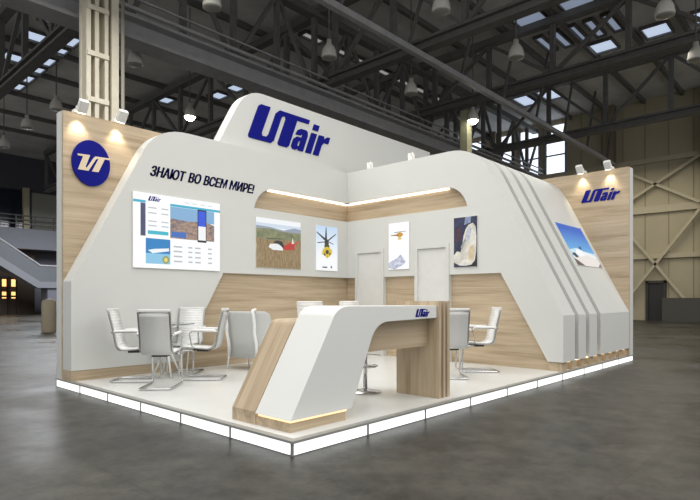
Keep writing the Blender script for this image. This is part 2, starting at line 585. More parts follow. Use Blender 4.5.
for i, x in enumerate((10.2, 11.9)):
    b_ = MB().lathe([(0.02, 0), (0.16, 0.05), (0.22, 0.2), (0.16, 0.35), (0.02, 0.4)], (x, YW - 1.6, 3.7 - i * 0.3), 10)
    tag(b_.build('wall_lamp', mat('globe', (255, 200, 120), emit=(255, 190, 100), strength=3.5)), ['warm globe lamp left above the lit doors', 'warm globe lamp right above the lit doors'][i], 'lamp', 'globe lamps by the lit doors')
bo = MB().lathe([(0.24, 0), (0.25, 0.05), (0.25, 1.15), (0.22, 1.25), (0.05, 1.3)], (4.55, 19.4, 0), 20)
tag(bo.build('bollard', mat('bollard_beige', (176, 164, 140), 0.6)), 'short beige bollard on the hall floor left of the booth', 'bollard')

# ---- roof steel
def truss_y(x, y0, y1, zb, lab, step=3.0, mb_=None):
    t = thing('roof_truss', (x, (y0 + y1) / 2, zb), lab, 'truss', 'roof trusses across the hall', kind='structure')
    zt = ZR - 0.25
    m = MB()
    m.box(x - 0.2, x + 0.2, y0, y1, zb, zb + 0.1).box(x - 0.2, x + 0.2, y0, y1, zb + 0.3, zb + 0.4).box(x - 0.05, x + 0.05, y0, y1, zb + 0.1, zb + 0.3)
    m.build('bottom_chord', steel, t)
    MB().box(x - 0.2, x + 0.2, y0, y1, zt - 0.3, zt).build('top_chord', steel, t)
    k = int((y1 - y0) / step)
    for i in range(k + 1):
        y = y0 + i * step
        MB().box(x - 0.1, x + 0.1, y - 0.1, y + 0.1, zb + 0.4, zt - 0.3).build('post', steel, t)
        if i < k:
            a, b = (zb + 0.4, zt - 0.3) if i % 2 else (zt - 0.3, zb + 0.4)
            MB().obox((x, y + 0.1, a), (x, y + step - 0.1, b), 0.14, 0.14).build('diagonal', steel, t)
truss_y(3.9, 14.0, 47.0, 10.0, 'dark roof truss crossing at the far left above the gallery')
truss_y(12.8, -9.0, 45.0, 10.0, 'dark roof truss crossing overhead in the middle')
truss_y(20.0, -9.0, 45.0, 10.6, 'dark roof truss behind the middle one')
truss_y(26.8, -9.0, 45.0, 10.0, 'dark roof truss nearest the cream end wall')

g = thing('lattice_girder', (14, 12.9, 10), 'long dark lattice girder running above the booth sign', 'girder', kind='structure')
m = MB()
m.box(-10, XW, 12.5, 13.3, 9.15, 9.27).box(-10, XW, 12.85, 12.95, 9.27, 9.8).box(-10, XW, 12.5, 13.3, 9.8, 9.9)
m.build('bottom_chord', steel_mid, g)
m = MB()
m.box(-10, XW, 12.3, 12.42, 9.92, 10.02).box(-10, XW, 12.3, 12.38, 10.25, 10.3)
m.build('crane_rail', steel_mid, g)
MB().box(-10, XW, 12.7, 13.1, 12.9, 13.2).build('top_chord', steel, g)
for i in range(22):
    x = -9.5 + i * 2.0
    MB().box(x - 0.09, x + 0.09, 12.8, 13.0, 9.9, 12.9).build('post', steel, g)
    a, b = (9.9, 12.9) if i % 2 else (12.9, 9.9)
    MB().obox((x + 0.09, 12.9, a), (x + 1.91, 12.9, b), 0.14, 0.14).build('diagonal', steel, g)
g2 = thing('tie_beam', (20, 7.7, 10), 'thin pale longitudinal beam running below the roof trusses', 'beam', kind='structure')
MB().box(-10, XW, 7.6, 7.8, 9.75, 9.95).build('bottom_flange', steel_mid, g2)
for i in range(8):
    x = 8.6 + i * 3.4
    MB().obox((x, 7.7, 9.95), (x + 1.4, 7.7, ZR - 0.05), 0.1, 0.1).build('hanger', steel, g2)
for i, y in enumerate((-6.5, -4.6, -2.8, -1.0, 0.2, 2.05, 3.95, 6.0, 8.2, 10.5, 12.3, 16.5, 20, 25.6, 29, 33, 37, 41)):
    o = MB().box(-10, XW, y - 0.09, y + 0.09, ZR - 0.24, ZR - 0.002).build('purlin', steel)
    tag(o, 'dark roof purlin running lengthwise between the trusses', 'purlin', 'roof purlins', 'structure')

# skylights and roof windows
def skylight(x0, x1, y0, y1, m, lab, grp):
    z = ZR - 0.06
    w = thing('skylight', ((x0 + x1) / 2, (y0 + y1) / 2, z), lab, 'skylight', grp, kind='structure')
    f = MB()
    f.box(x0 - 0.08, x0, y0 - 0.08, y1 + 0.08, z - 0.1, z + 0.05).box(x1, x1 + 0.08, y0 - 0.08, y1 + 0.08, z - 0.1, z + 0.05)
    f.box(x0, x1, y0 - 0.08, y0, z - 0.1, z + 0.05).box(x0, x1, y1, y1 + 0.08, z - 0.1, z + 0.05)
    f.build('skylight_frame', steel, w)
    MB().box(x0, x1, y0, y1, z, z + 0.05).build('pane', m, w)
for x0, y0, m, lab in ((18.8, 6.3, skyglass_dim, 'pale blue skylight at top right, left of its pair'), (19.0, 4.3, skyglass_dim, 'pale blue skylight at top right, right of its pair')):
    skylight(x0, x0 + 1.9, y0, y0 + 1.2, m, lab, 'skylights at the top right')
for y in (0.6, 2.6, 4.9):
    skylight(24.0, 25.2, y, y + 1.0, skyglass, 'small bright skylight in a row above the end wall bay, ' + {0.6: 'rightmost', 2.6: 'middle', 4.9: 'leftmost'}[y], 'skylights near the end wall')
for i, y in enumerate((9.4, 10.9)):
    skylight(28.0, 29.8, y, y + 0.9, skyglass, ['bright skylight over the daylight windows, right of two', 'bright skylight over the daylight windows, left of two'][i], 'skylights over the daylight windows')
for i in range(5):
    x = 22.3 + 0.0 * i
    skylight(21.6, 23.4, 4.2 + i * 0.75, 4.5 + i * 0.75, skyglass_dim, 'narrow dim skylight strip between the top right trusses', 'narrow skylight strips')
for i in range(7):
    x = 13.9 + i * 1.75
    skylight(x, x + 1.15, 14.9, 15.3, mat('roof_window_glass', (200, 200, 195), emit=(150, 150, 146), strength=0.8), 'narrow pale roof window in the long row behind the girder', 'roof windows behind the girder')
for i in range(7):
    y = 21.6 + i * 1.6
    skylight(6.75, 7.25, y, y + 1.15, skyglass, 'pale roof window in the row at upper left', 'roof windows at the upper left')
for i, (x, y) in enumerate(((5.2, 21.6), (5.2, 24.0), (5.2, 27.2), (4.9, 30.5), (15.2, 22.2), (15.2, 24.0), (13.4, 27.0))):
    skylight(x, x + 0.8, y, y + 1.0, skyglass, ['bright skylight seen through the left truss, nearest the column', 'bright skylight seen through the left truss, second from the column', 'bright skylight seen through the left truss, third from the column', 'bright skylight seen through the left truss, furthest from the column', 'small skylight just left of the booth sign, right of three', 'small skylight just left of the booth sign, middle of three', 'small skylight just left of the booth sign, left of three'][i], 'small skylights beyond the girder')

# lattice column
c = thing('lattice_column', (3.4, 12.0, 0), 'tall cream lattice steel column behind the left booth wall', 'column', kind='structure')
for x, w in ((3.02, 0.12), (3.24, 0.10), (3.50, 0.10), (3.74, 0.20)):
    MB().box(x - w / 2, x + w / 2, 11.75, 11.85, 0, 9.9).box(x - 0.03, x + 0.03, 11.85, 12.15, 0, 9.9).box(x - w / 2, x + w / 2, 12.15, 12.25, 0, 9.9).build('post', cream_steel, c)
for k in range(8):
    z = 0.4 + k * 1.25
    MB().box(2.97, 3.55, 11.70, 11.75, z, z + 0.13).build('batten', cream_steel, c)
MB().tube([(3.93, 11.7, 0), (3.93, 11.7, 9.9)], 0.05, 8).build('drain_pipe', mat('pipe_grey', (165, 162, 150), 0.5), c)
c2 = thing('pipe_column', (18.4, 9.25, 0), 'slim pale column under the lit lamp beside the white arch', 'column', kind='structure')
MB().box(18.2, 18.6, 9.1, 9.45, 0, 9.7).build('shaft', mat('column_olive', (150, 148, 120), 0.6), c2)

# high bay lamps
def make_lamp(loc, lit, label):
    t = thing('high_bay_lamp', loc, label, 'lamp', 'high bay lamps under the roof')
    x, y, z = loc
    MB().lathe([(0.25, 0.0), (0.25, 0.05), (0.22, 0.24), (0.15, 0.38), (0.09, 0.43), (0.08, 0.58)], loc, 16).build('lamp_shade', lamp_shade, t)
    MB().lathe([(0.05, -0.16), (0.15, -0.12), (0.21, -0.03), (0.21, -0.002)] if lit else [(0.05, -0.03), (0.21, -0.02), (0.23, -0.01), (0.23, -0.002)], loc, 16).build('lens', lamp_on if lit else lamp_off, t)  # lit lens swells out below the lampshade to imitate glare
    MB().tube([(x, y, z + 0.6), (x, y, ZR - 0.01)], 0.025, 6).build('hanging_rod', steel, t)
    return t
lamps = [((9.31, 17.17, 9.0), 1, 'lit high bay lamp glaring left of the booth sign'), ((18.12, 8.77, 9.1), 1, 'lit high bay lamp glaring above the white arch'),
         ((5.11, 9.04, 9.0), 0, 'unlit high bay lamp at the top edge above the slogan wall'), ((9.39, 4.7, 9.0), 0, 'unlit high bay lamp at the top edge right of centre'),
         ((13.57, 8.76, 9.0), 0, 'unlit lamp hanging right of the sign in front of the girder'), ((9.32, 8.87, 9.0), 0, 'unlit lamp hanging in front of the girder above the sign letters'),
         ((5.35, 13.9, 9.0), 0, 'unlit lamp hanging just right of the cream lattice column'), ((13.47, 0.29, 8.9), 0, 'bell shaped pale lamp in the upper right corner'),
         ((17.44, 0.29, 9.0), 0, 'pale lamp cut by the right picture edge'), ((5.12, 23.88, 9.0), 0, 'pale lamp hanging above the far gallery left of the booth'),
         ((5.34, 28.15, 9.0), 0, 'pale lamp cut by the left picture edge'), ((5.16, 20.4, 9.0), 0, 'pale lamp peeking over the top left corner of the booth'),
         ((13.37, 4.48, 9.0), 0, 'unlit lamp hanging between the two trusses above the arch')]
for loc, lit, lab in lamps:
    make_lamp(loc, lit, lab)

# ------------------------------------------------------------------ booth platform
B_, A_ = 9.5, 5.3
pf = thing('platform', (0, 0, 0), 'low white booth platform with glowing edge panels', 'platform')
MB().box(0.03, B_, 0.03, A_, 0.0, 0.128).build('deck', mat('deck_core', (120, 120, 118), 0.6), pf)
MB().box(0.06, B_ - 0.02, 0.06, A_ - 0.02, 0.1282, 0.1295).build('floor_covering', deck_white, pf)
tr = MB()
tr.box(-0.012, 0.06, -0.012, A_, 0.108, 0.1295).box(0.06, B_, -0.012, 0.06, 0.108, 0.1295)
tr.build('edge_trim', mat('edge_grey', (150, 150, 146), 0.4), pf)
joint_m = mat('joint_grey', (140, 140, 137), 0.5)
def cuts(L, nn):
    return [i * L / nn for i in range(nn + 1)]
cx_ = cuts(B_, 10)
for a, b in zip(cx_, cx_[1:]):
    MB().box(a + 0.014, b - 0.014, 0.004, 0.028, 0.008, 0.107).build('light_panel', glow_strip, pf)
cy_ = cuts(A_, 6)
for a, b in zip(cy_, cy_[1:]):
    MB().box(0.004, 0.028, max(a, 0.03) + 0.014, b - 0.014, 0.008, 0.107).build('light_panel', glow_strip, pf)
for k in cx_[:-1]:
    MB().box(max(k - 0.013, 0.0), k + 0.013, 0.0, 0.029, 0.001, 0.107).build('panel_joint', joint_m, pf)
for k in cy_[1:]:
    MB().box(0.0, 0.029, k - 0.013, min(k + 0.013, A_), 0.001, 0.107).build('panel_joint', joint_m, pf)

# ------------------------------------------------------------------ slogan wall (left)
ZT = 4.05
lw = thing('slogan_wall', (2.8, 5.0, 0.13), 'long booth wall with white zigzag cladding over oak boards', 'booth wall')
MB().box(0, 9.28, 5.09, 5.28, 0.13, ZT).build('core', white, lw)
MB().box(0.005, 1.75, 5.03, 5.088, 0.13, ZT - 0.002).build('oak_board', wood_x, lw)
def arc(p0, p1, p2, n_=8):
    return [((1 - t) ** 2 * p0[0] + 2 * t * (1 - t) * p1[0] + t * t * p2[0], (1 - t) ** 2 * p0[1] + 2 * t * (1 - t) * p1[1] + t * t * p2[1]) for t in [i / n_ for i in range(n_ + 1)]]
XC = 5.72
top_curve = arc((1.10, 3.67), (1.32, 4.05), (1.85, 4.05))
op_curve = arc((3.80, 3.40), (3.32, 3.42), (3.196, 2.985))
clad = [(0.0, .28), (0.0, 1.55)] + top_curve + [(XC, 4.05), (XC, 3.40)] + op_curve + [(XC, 2.985), (XC, 1.76), (2.53, 1.76), (1.70, .28)]
MB().prism(clad, 'y', 4.72, 5.028).build('white_cladding', white, lw)
up = [(5.859, 3.40)] + op_curve + [(5.859, 2.985)]
MB().prism(up, 'y', 4.86, 5.0).build('oak_frieze', wood_x, lw)
MB().prism([(5.799, 1.76), (2.53, 1.76), (1.70, .28), (1.70, .13), (5.799, .13)], 'y', 4.80, 5.0).build('oak_wainscot', wood_x, lw)
MB().box(0.0, 1.70, 4.735, 5.028, 0.13, 0.28).build('baseboard', wood_x, lw)
MB().box(3.62, 5.83, 4.815, 4.857, 3.368, 3.392).build('light_strip', led, lw)

# round emblem
EL = (0.389, 3.337, 0.277, 0.342)
em = thing('round_emblem', (EL[0], 5.02, EL[1]), 'round blue emblem sign on the oak board of the slogan wall', 'sign')
pts = [(EL[0] + EL[2] * math.cos(a), EL[1] + EL[3] * math.sin(a)) for a in [2 * math.pi * k / 48 for k in range(48)]]
MB().prism(pts, 'y', 4.99, 5.029).build('disc', blue, em)
glyph = [(0.183, 3.442), (0.365, 3.453), (0.297, 3.26), (0.316, 3.256), (0.421, 3.426), (0.443, 3.447), (0.655, 3.456), (0.655, 3.428), (0.582, 3.428), (0.487, 3.218), (0.391, 3.213), (0.487, 3.415), (0.455, 3.41), (0.34, 3.213), (0.191, 3.212), (0.264, 3.418), (0.19, 3.416)]
MB().prism(glyph, 'y', 4.982, 4.9895).build('emblem_letters', cut_white, em)

# slogan
sl = thing('slogan_lettering', (2.2, 4.715, 3.3), 'dark blue slogan lettering on the white cladding above the screen', 'lettering')
frs = Frame((0, 4.7195, 0), (1, 0, 0), (0, 0, 1), (0, -1, 0))
for wd, a0, a1, e0 in (('ЗНАЮТ', 1.165, 1.755, 0), ('ВО', 1.835, 2.055, 0), ('ВСЕМ', 2.125, 2.575, 0), ('МИРЕ!', 2.645, 3.165, 0)):
    m = MB()
    zb = 3.238
    for sh in (0.0, 0.007, 0.014):
        text_into(m, frs, wd, a0 - 0.005 + sh, a1 - 0.009 + sh, zb, zb + 0.172, 0.0, 0.006, 0.05, 0.012)
    m.build('word', blue_text, sl)

# ------------------------------------------------------------------ service room block (right)
sr = thing('service_room', (7.5, 2.4, 0.13), 'big white arch shaped room block with grooved slanting side', 'booth room')
outer_c = arc((1.306, 3.572), (1.56, 4.05), (2.15, 4.05))
mirror = [((x - 3.196) + 1.736, z) for x, z in op_curve]
def outer(off):
    """profile in y-z, pulled in by off"""
    k = off
    pts_ = [(k, .28), (k, 1.035 - 0.45 * k)]
    for y, z in outer_c:
        pts_.append((y + k * 0.87, z - k * (0.5 if z < 4.0 else 1.0)))
    return pts_ + [(4.719, 4.05 - k)]
face_poly = outer(0.0) + [(4.719, 3.40), ] + mirror + [(4.719, 2.985), (4.719, 1.755), (4.475, 1.755), (4.475, 2.34), (3.69, 2.34), (3.69, 1.755), (2.905, 1.755), (2.905, 2.34), (2.12, 2.34), (2.12, 1.755), (1.085, 1.755), (.255, .28)]
MB().prism(face_poly, 'x', XC, 6.22).build('arch_front', white, sr)
full = lambda off: outer(off) + [(4.719, .28)]
MB().prism(full(0.0), 'x', 6.38, 6.735).build('fin', white, sr)
MB().prism(full(0.0), 'x', 6.905, 7.29).build('fin', white, sr)
MB().prism(full(0.0), 'x', 7.475, 9.22).build('fin', white, sr)
for a, b in ((6.22, 6.38), (6.735, 6.905), (7.29, 7.475)):
    MB().prism(full(0.14), 'x', a, b).build('groove', joint_grey, sr)
MB().prism([(4.859, 3.40)] + mirror + [(4.859, 2.985)], 'x', 5.86, 6.2).build('oak_frieze', wood_y, sr)
MB().prism([(4.799, 1.755), (1.085, 1.755), (.255, .28), (.255, .13), (4.799, .13)], 'x', 5.80, 6.2).build('oak_wainscot', wood_y, sr)
MB().box(5.815, 5.857, 2.2, 4.81, 3.368, 3.392).build('light_strip', led, sr)
MB().box(5.745, 9.22, 0.10, 0.245, 0.13, 0.272).build('plinth', wood_x, sr)
for k in range(9):
    x = 5.75 + k * 0.42
    MB().box(x, x + 0.2, 0.04, 0.10, 0.13, 0.272).build('plinth_block', wood_z, sr)
    if k < 8:
        MB().box(x + 0.22, x + 0.40, 0.05, 0.095, 0.262, 0.275).build('plinth_light', mat('plinth_led', (255, 230, 190), emit=(255, 234, 200), strength=2.2), sr)
for y0, y1 in ((3.69, 4.475), (2.12, 2.905)):
    dr = MB().box(5.735, 5.799, y0 + 0.07, y1 - 0.07, 0.14, 2.27).build('door', mat('door_white', (218, 218, 215), 0.5), sr)
    f = MB()
    f.box(5.70, 5.799, y0, y0 + 0.07, 0.13, 2.34).box(5.70, 5.799, y1 - 0.07, y1, 0.13, 2.34).box(5.70, 5.719, y0 + 0.07, y1 - 0.07, 2.27, 2.34)
    f.build('door_frame', white, dr)
    hs = y0 + 0.13
    MB().tube([(5.735, hs, 1.15), (5.69, hs, 1.15), (5.69, hs + 0.12, 1.15)], 0.011, 6).build('door_handle', chrome, dr)

# logo wall (far right)
bw = thing('logo_wall', (9.4, 2.5, 0.13), 'oak boarded end wall of the booth with blue airline lettering', 'booth wall')
MB().box(9.28, 9.5, 0.0, 5.28, 0.13, ZT).build('core', white, bw)
MB().box(9.222, 9.279, 0.004, 5.0, 0.13, ZT - 0.002).build('oak_board', wood_y, bw)

# ------------------------------------------------------------------ roof sign
rs = thing('roof_sign', (6.0, 5.1, ZT), 'tall white rounded sign panel standing on the slogan wall', 'sign')
poly = [(2.58, ZT + 0.002), (2.63, 4.14), (3.02, 4.87)] + arc((3.02, 4.87), (3.23, 5.27), (3.62, 5.27))[1:] + [(9.30, 5.27), (9.30, ZT + 0.002)]
MB().prism(poly, 'y', 5.0, 5.26).build('sign_panel', white, rs)

LETTERLAB = ' airline lettering'
def put_logo(name, fr, h, w, thick, label, halo=False):
    t = thing(name, fr.p(w / 2, h / 2, 0), label, 'lettering')
    o, rest = airline_logo('letters_ut', fr, h, w, t, thick)
    o.name = 'joined_letters'
    for r_ in rest:
        r_.build('letter', blue, t)
    return t
put_logo('logo_lettering', Frame((3.245, 4.9995, 4.36), (1, 0, 0), (0, 0, 1), (0, -1, 0)), 0.70, 2.03, 0.02, 'large blue airline lettering on the tall roof sign')
put_logo('logo_lettering', Frame((9.2215, 0.969, 3.40), (0, -1, 0), (0, 0, 1), (-1, 0, 0)), 0.265, 0.73, 0.015, 'blue airline lettering on the oak end wall at right')
put_logo('logo_lettering', Frame((1.985, 0.1995, 1.098), (1, 0, 0), (0, 0, 1), (0, -1, 0)), 0.09, 0.255, 0.004, 'tiny blue airline lettering on the front of the reception counter')

# ------------------------------------------------------------------ pictures
ART = {}
def ink(rgb, strength=0.95):
    key = (rgb, strength)
    if key not in ART:
        ART[key] = mat('print_%d_%d_%d_%d' % (rgb + (int(strength * 100),)), rgb, 0.4, emit=rgb, strength=strength)
        b = ART[key].node_tree.nodes['Principled BSDF']
        b.inputs['Base Color'].default_value = (0.02, 0.02, 0.02, 1)
    return ART[key]

def noisy_ink(name, c0, c1, scale, mscale=(1, 1, 1), strength=0.95):
    m = mat(name, c0, 0.4, emit=c0, strength=strength)
    nt = m.node_tree
    b = nt.nodes['Principled BSDF']
    b.inputs['Base Color'].default_value = (0.02, 0.02, 0.02, 1)
    tc = nt.nodes.new('ShaderNodeTexCoord')
    mp = nt.nodes.new('ShaderNodeMapping')
    mp.inputs['Scale'].default_value = mscale
    nz = nt.nodes.new('ShaderNodeTexNoise')
    nz.inputs['Scale'].default_value = scale
    nz.inputs['Detail'].default_value = 6
    nz.inputs['Roughness'].default_value = 0.7
    rp = nt.nodes.new('ShaderNodeValToRGB')
    rp.color_ramp.elements[0].position = 0.35
    rp.color_ramp.elements[1].position = 0.65
    rp.color_ramp.elements[0].color = lin(c0)
    rp.color_ramp.elements[1].color = lin(c1)
    nt.links.new(tc.outputs['Object'], mp.inputs['Vector'])
    nt.links.new(mp.outputs['Vector'], nz.inputs['Vector'])
    nt.links.new(nz.outputs['Fac'], rp.inputs['Fac'])
    nt.links.new(rp.outputs['Color'], b.inputs['Emission Color'])
    return m

def grad_ink(name, c0, c1, axis, a, b_, strength=0.95):
    """vertical colour change of a printed sky, along a local axis"""
    m = mat(name, c0, 0.4, emit=c0, strength=strength)
    nt = m.node_tree
    b = nt.nodes['Principled BSDF']
    b.inputs['Base Color'].default_value = (0.02, 0.02, 0.02, 1)
    tc = nt.nodes.new('ShaderNodeTexCoord')
    sp = nt.nodes.new('ShaderNodeSeparateXYZ')
    mr = nt.nodes.new('ShaderNodeMapRange')
    mr.inputs['From Min'].default_value = a
    mr.inputs['From Max'].default_value = b_
    rp = nt.nodes.new('ShaderNodeValToRGB')
    rp.color_ramp.elements[0].color = lin(c0)
    rp.color_ramp.elements[1].color = lin(c1)
    nt.links.new(tc.outputs['Object'], sp.inputs['Vector'])
    nt.links.new(sp.outputs['xyz'.index(axis) if True else 0], mr.inputs['Value'])
    nt.links.new(mr.outputs['Result'], rp.inputs['Fac'])
    nt.links.new(rp.outputs['Color'], b.inputs['Emission Color'])
    return m

def ell(cx, cy, rx, ry, n_=14):
    return [(cx + rx * math.cos(2 * math.pi * k / n_), cy + ry * math.sin(2 * math.pi * k / n_)) for k in range(n_)]

def picture(name, label, cat, o, u, v, nrm, layers, thick=0.03, group=None, frame_m=None):
    """lightbox: case and printed face; layers = (material, polygon in 0..1)"""
    fr = Frame(o, u, v, nrm)
    c_ = fr.p(0.5, 0.5, 0)
    t = thing(name, c_, label, cat, group)
    m = MB()
    poly_into(m, fr, [(0, 0), (1, 0), (1, 1), (0, 1)], 0.001, thick)
    B = [m.v(fr.p(a, b, 0.001)) for a, b in ((0, 0), (0, 1), (1, 1), (1, 0))]
    m.face(B)
    m.build('case', frame_m or spot_white, t)
    m = MB()
    ms = []
    for k, (mt_, pl) in enumerate(layers):
        if mt_ not in ms:
            ms.append(mt_)
        m.mi = ms.index(mt_)
        if isinstance(pl, str):
            pass
        else:
            f_ = [m.v(fr.p(a, b, thick + 0.0015 + 0.0006 * k)) for a, b in pl]
            m.face(f_)
    # every print faces outwards
    for f_ in m.bm.faces:
        f_.normal_update()
        if f_.normal.dot(fr.n) < 0:
            f_.normal_flip()
    m.build('print', ms, t, fix=False)
    return t, fr

RECT = lambda a, b, c_, d_: [(a, c_), (b, c_), (b, d_), (a, d_)]
# website screen
WHT = ink((250, 252, 252), 1.0)
city = noisy_ink('print_city', (196, 160, 128), (86, 88, 110), 14, (1, 1, 2))
cyan = ink((60, 176, 206))
layers = [(WHT, RECT(0, 1, 0, 1)), (cyan, RECT(0, 1, .865, .9)), (ink((132, 176, 214)), RECT(.075, .925, .68, .862)), (city, [(.075, .425), (.925, .425), (.925, .66), (.8, .70), (.6, .68), (.4, .70), (.25, .66), (.075, .72)]),
          (ink((60, 110, 190)), RECT(.41, .58, .44, .52)), (ink((70, 74, 110)), RECT(.075, .125, .43, .86)),
          (WHT, RECT(.128, .395, .425, .96)), (ink((60, 184, 204)), RECT(.15, .375, .455, .505)),
          (ink((20, 22, 30)), RECT(.715, .825, .40, .87)), (ink((38, 84, 220)), RECT(.724, .816, .63, .85)), (ink((245, 246, 250)), RECT(.724, .816, .43, .63)),
          (ink((36, 130, 196)), RECT(.128, .395, .06, .40)), (ink((140, 200, 232)), RECT(.128, .395, .06, .2)),
          (ink((244, 248, 250)), [(.15, .24), (.2, .2), (.38, .24), (.38, .28), (.22, .26)]), (ink((150, 160, 100)), ell(.345, .12, .04, .055)), (ink((235, 215, 120)), ell(.345, .12, .02, .03))]
greyp = ink((186, 192, 198))
for z in (.30, .235, .165, .095):
    for a, b in ((.43, .53), (.60, .65), (.68, .75), (.84, .89)):
        layers.append((greyp, RECT(a, b, z, z + .022)))
for z in (.80, .73, .62, .56):
    layers.append((greyp, RECT(.15, .24, z, z + .016)))
    layers.append((greyp, RECT(.29, .37, z, z + .016)))
for a in (.55, .64, .74, .83):
    layers.append((ink((214, 222, 226)), RECT(a, a + .06, .93, .945)))
scr, frx = picture('display_screen', 'large bright wall screen showing a travel website', 'screen', (0.882, 4.7195, 1.785), (1.553, 0, 0), (0, 0, 1.168), (0, -1, 0), layers, 0.035)
m = MB()
fr2 = Frame(frx.p(.15, .9, .045), (1, 0, 0), (0, 0, 1), (0, -1, 0))
airm = airline_logo('screen_logo', fr2, 0.075, 0.2, scr, 0.001)
for r_ in airm[1]:
    r_.build('screen_logo_letter', blue, scr)

# field picture with a parked helicopter
grass = noisy_ink('print_grass', (112, 92, 62), (176, 152, 112), 9, (6, 1, 1))
hill = noisy_ink('print_hill', (98, 110, 78), (150, 148, 112), 8)
layers = [(ink((244, 247, 250)), RECT(0, 1, 0, 1)), (ink((208, 222, 236)), RECT(0, 1, .82, .9)), (ink((150, 160, 176)), [(0, .76), (1, .72), (1, .84), (.85, .86), (.6, .79), (.3, .83), (0, .84)]),
          (hill, [(0, .5), (1, .5), (1, .76), (.6, .76), (.3, .8), (0, .78)]), (grass, [(0, 0), (1, 0), (1, .56), (.7, .6), (.3, .56), (0, .6)]),
          (ink((238, 240, 240)), [(.26, .42), (.36, .37), (.58, .37), (.58, .44), (.46, .5), (.3, .49)]), (ink((40, 44, 48)), [(.36, .52), (.5, .5), (.6, .4), (.62, .44), (.56, .56), (.44, .57)]),
          (ink((190, 52, 44)), [(.6, .38), (.84, .4), (.86, .52), (.76, .56), (.66, .5), (.6, .48)]), (ink((236, 220, 214)), [(.78, .52), (.8, .66), (.84, .54)]),
          (ink((196, 80, 70)), [(.84, .48), (.98, .6), (.98, .63), (.84, .53)]), (ink((60, 56, 50)), [(.2, .585), (.62, .61), (.62, .62), (.2, .6)])]
picture('lightbox_picture', 'wide lightbox picture of a red and white helicopter in a brown field', 'picture', (3.225, 4.7195, 1.891), (1.108, 0, 0), (0, 0, .93), (0, -1, 0), layers, 0.02)
skyp = grad_ink('print_pale_sky', (250, 252, 254), (196, 220, 244), 'z', -0.2, 0.45)
layers = [(skyp, RECT(0, 1, 0, 1))]
yel = ink((222, 190, 40))
dk = ink((52, 50, 52))
layers += [(dk, [(.42, .66), (.02, .84), (.03, .86), (.5, .7)]), (dk, [(.5, .68), (.92, .86), (.93, .84), (.55, .66)]), (dk, [(.06, .60), (.44, .64), (.44, .66), (.06, .62)]), (dk, [(.40, .70), (.44, .98), (.47, .98), (.5, .7)]), (dk, [(.5, .66), (.8, .6), (.8, .615), (.5, .68)]),
           (dk, ell(.48, .62, .1, .09)), (ink((70, 62, 40)), ell(.49, .54, .12, .08)), (yel, ell(.5, .42, .19, .12)), (yel, [(.26, .36), (.4, .34), (.5, .27), (.62, .34), (.74, .4), (.7, .5), (.3, .48)]),
           (ink((60, 60, 66)), ell(.5, .42, .08, .05)), (dk, ell(.38, .36, .035, .03)), (dk, ell(.62, .38, .035, .03)), (ink((70, 80, 60)), RECT(.28, .5, .06, .09)), (ink((60, 74, 96)), RECT(.66, .72, .06, .11))]
picture('lightbox_picture', 'narrow lightbox picture of a yellow helicopter seen head on', 'picture', (4.756, 4.7195, 1.893), (.635, 0, 0), (0, 0, .93), (0, -1, 0), layers, 0.02)
layers = [(ink((252, 253, 254), 1.0), RECT(0, 1, 0, 1)), (noisy_ink('print_ridge', (150, 156, 190), (236, 238, 246), 12), [(0, .04), (.3, .0), (.75, .1), (.85, .16), (.6, .32), (.42, .24), (.2, .2), (0, .14)]),
          (ink((204, 150, 40)), ell(.55, .74, .16, .05)), (ink((150, 96, 30)), [(.1, .73), (.45, .72), (.45, .755), (.1, .745)]), (ink((120, 76, 30)), [(.28, .79), (.86, .80), (.86, .81), (.28, .805)]), (ink((230, 200, 130)), ell(.55, .66, .1, .03))]
picture('lightbox_picture', 'narrow white lightbox picture of a small orange helicopter over pale mountains', 'picture', (XC - 0.0005, 3.544, 1.895), (0, -.512, 0), (0, 0, .935), (-1, 0, 0), layers, 0.02)
navy = noisy_ink('print_navy', (14, 18, 44), (52, 58, 96), 9)
crm = noisy_ink('print_cream', (238, 234, 222), (196, 190, 176), 7)
layers = [(navy, RECT(0, 1, 0, 1)), (noisy_ink('print_mist', (170, 182, 204), (96, 110, 150), 14), [(.45, .84), (.72, .88), (.75, 1), (.5, 1)]), (noisy_ink('print_rust', (96, 46, 56), (40, 28, 52), 16), [(.1, .5), (.3, .56), (.34, .7), (.24, .8), (.1, .74)]),
          (crm, [(.42, .62), (.52, .76), (.64, .84), (.82, .87), (.93, .8), (.97, .6), (.96, .3), (.9, .12), (.76, .04), (.5, .02), (.24, .03), (.0, .1), (.0, .24), (.14, .32), (.3, .3), (.36, .4)]),
          (noisy_ink('print_silver', (212, 218, 224), (150, 160, 170), 20), [(.5, .52), (.54, .7), (.64, .8), (.76, .78), (.74, .62), (.64, .5)]), (noisy_ink('print_shade', (120, 124, 128), (190, 188, 180), 18), [(.3, .4), (.42, .52), (.5, .58), (.54, .52), (.44, .42), (.36, .34)]),
          (noisy_ink('print_tan', (222, 204, 168), (196, 176, 140), 12), [(.64, .14), (.84, .12), (.9, .3), (.84, .44), (.7, .4), (.62, .28)]), (ink((26, 24, 28)), [(.6, .0), (1, .0), (1, .34), (.94, .14), (.8, .05)])]
picture('lightbox_picture', 'dark navy and cream lightbox picture on the front of the white arch', 'picture', (XC - 0.0005, 2.008, 1.885), (0, -.481, 0), (0, 0, .905), (-1, 0, 0), layers, 0.02)
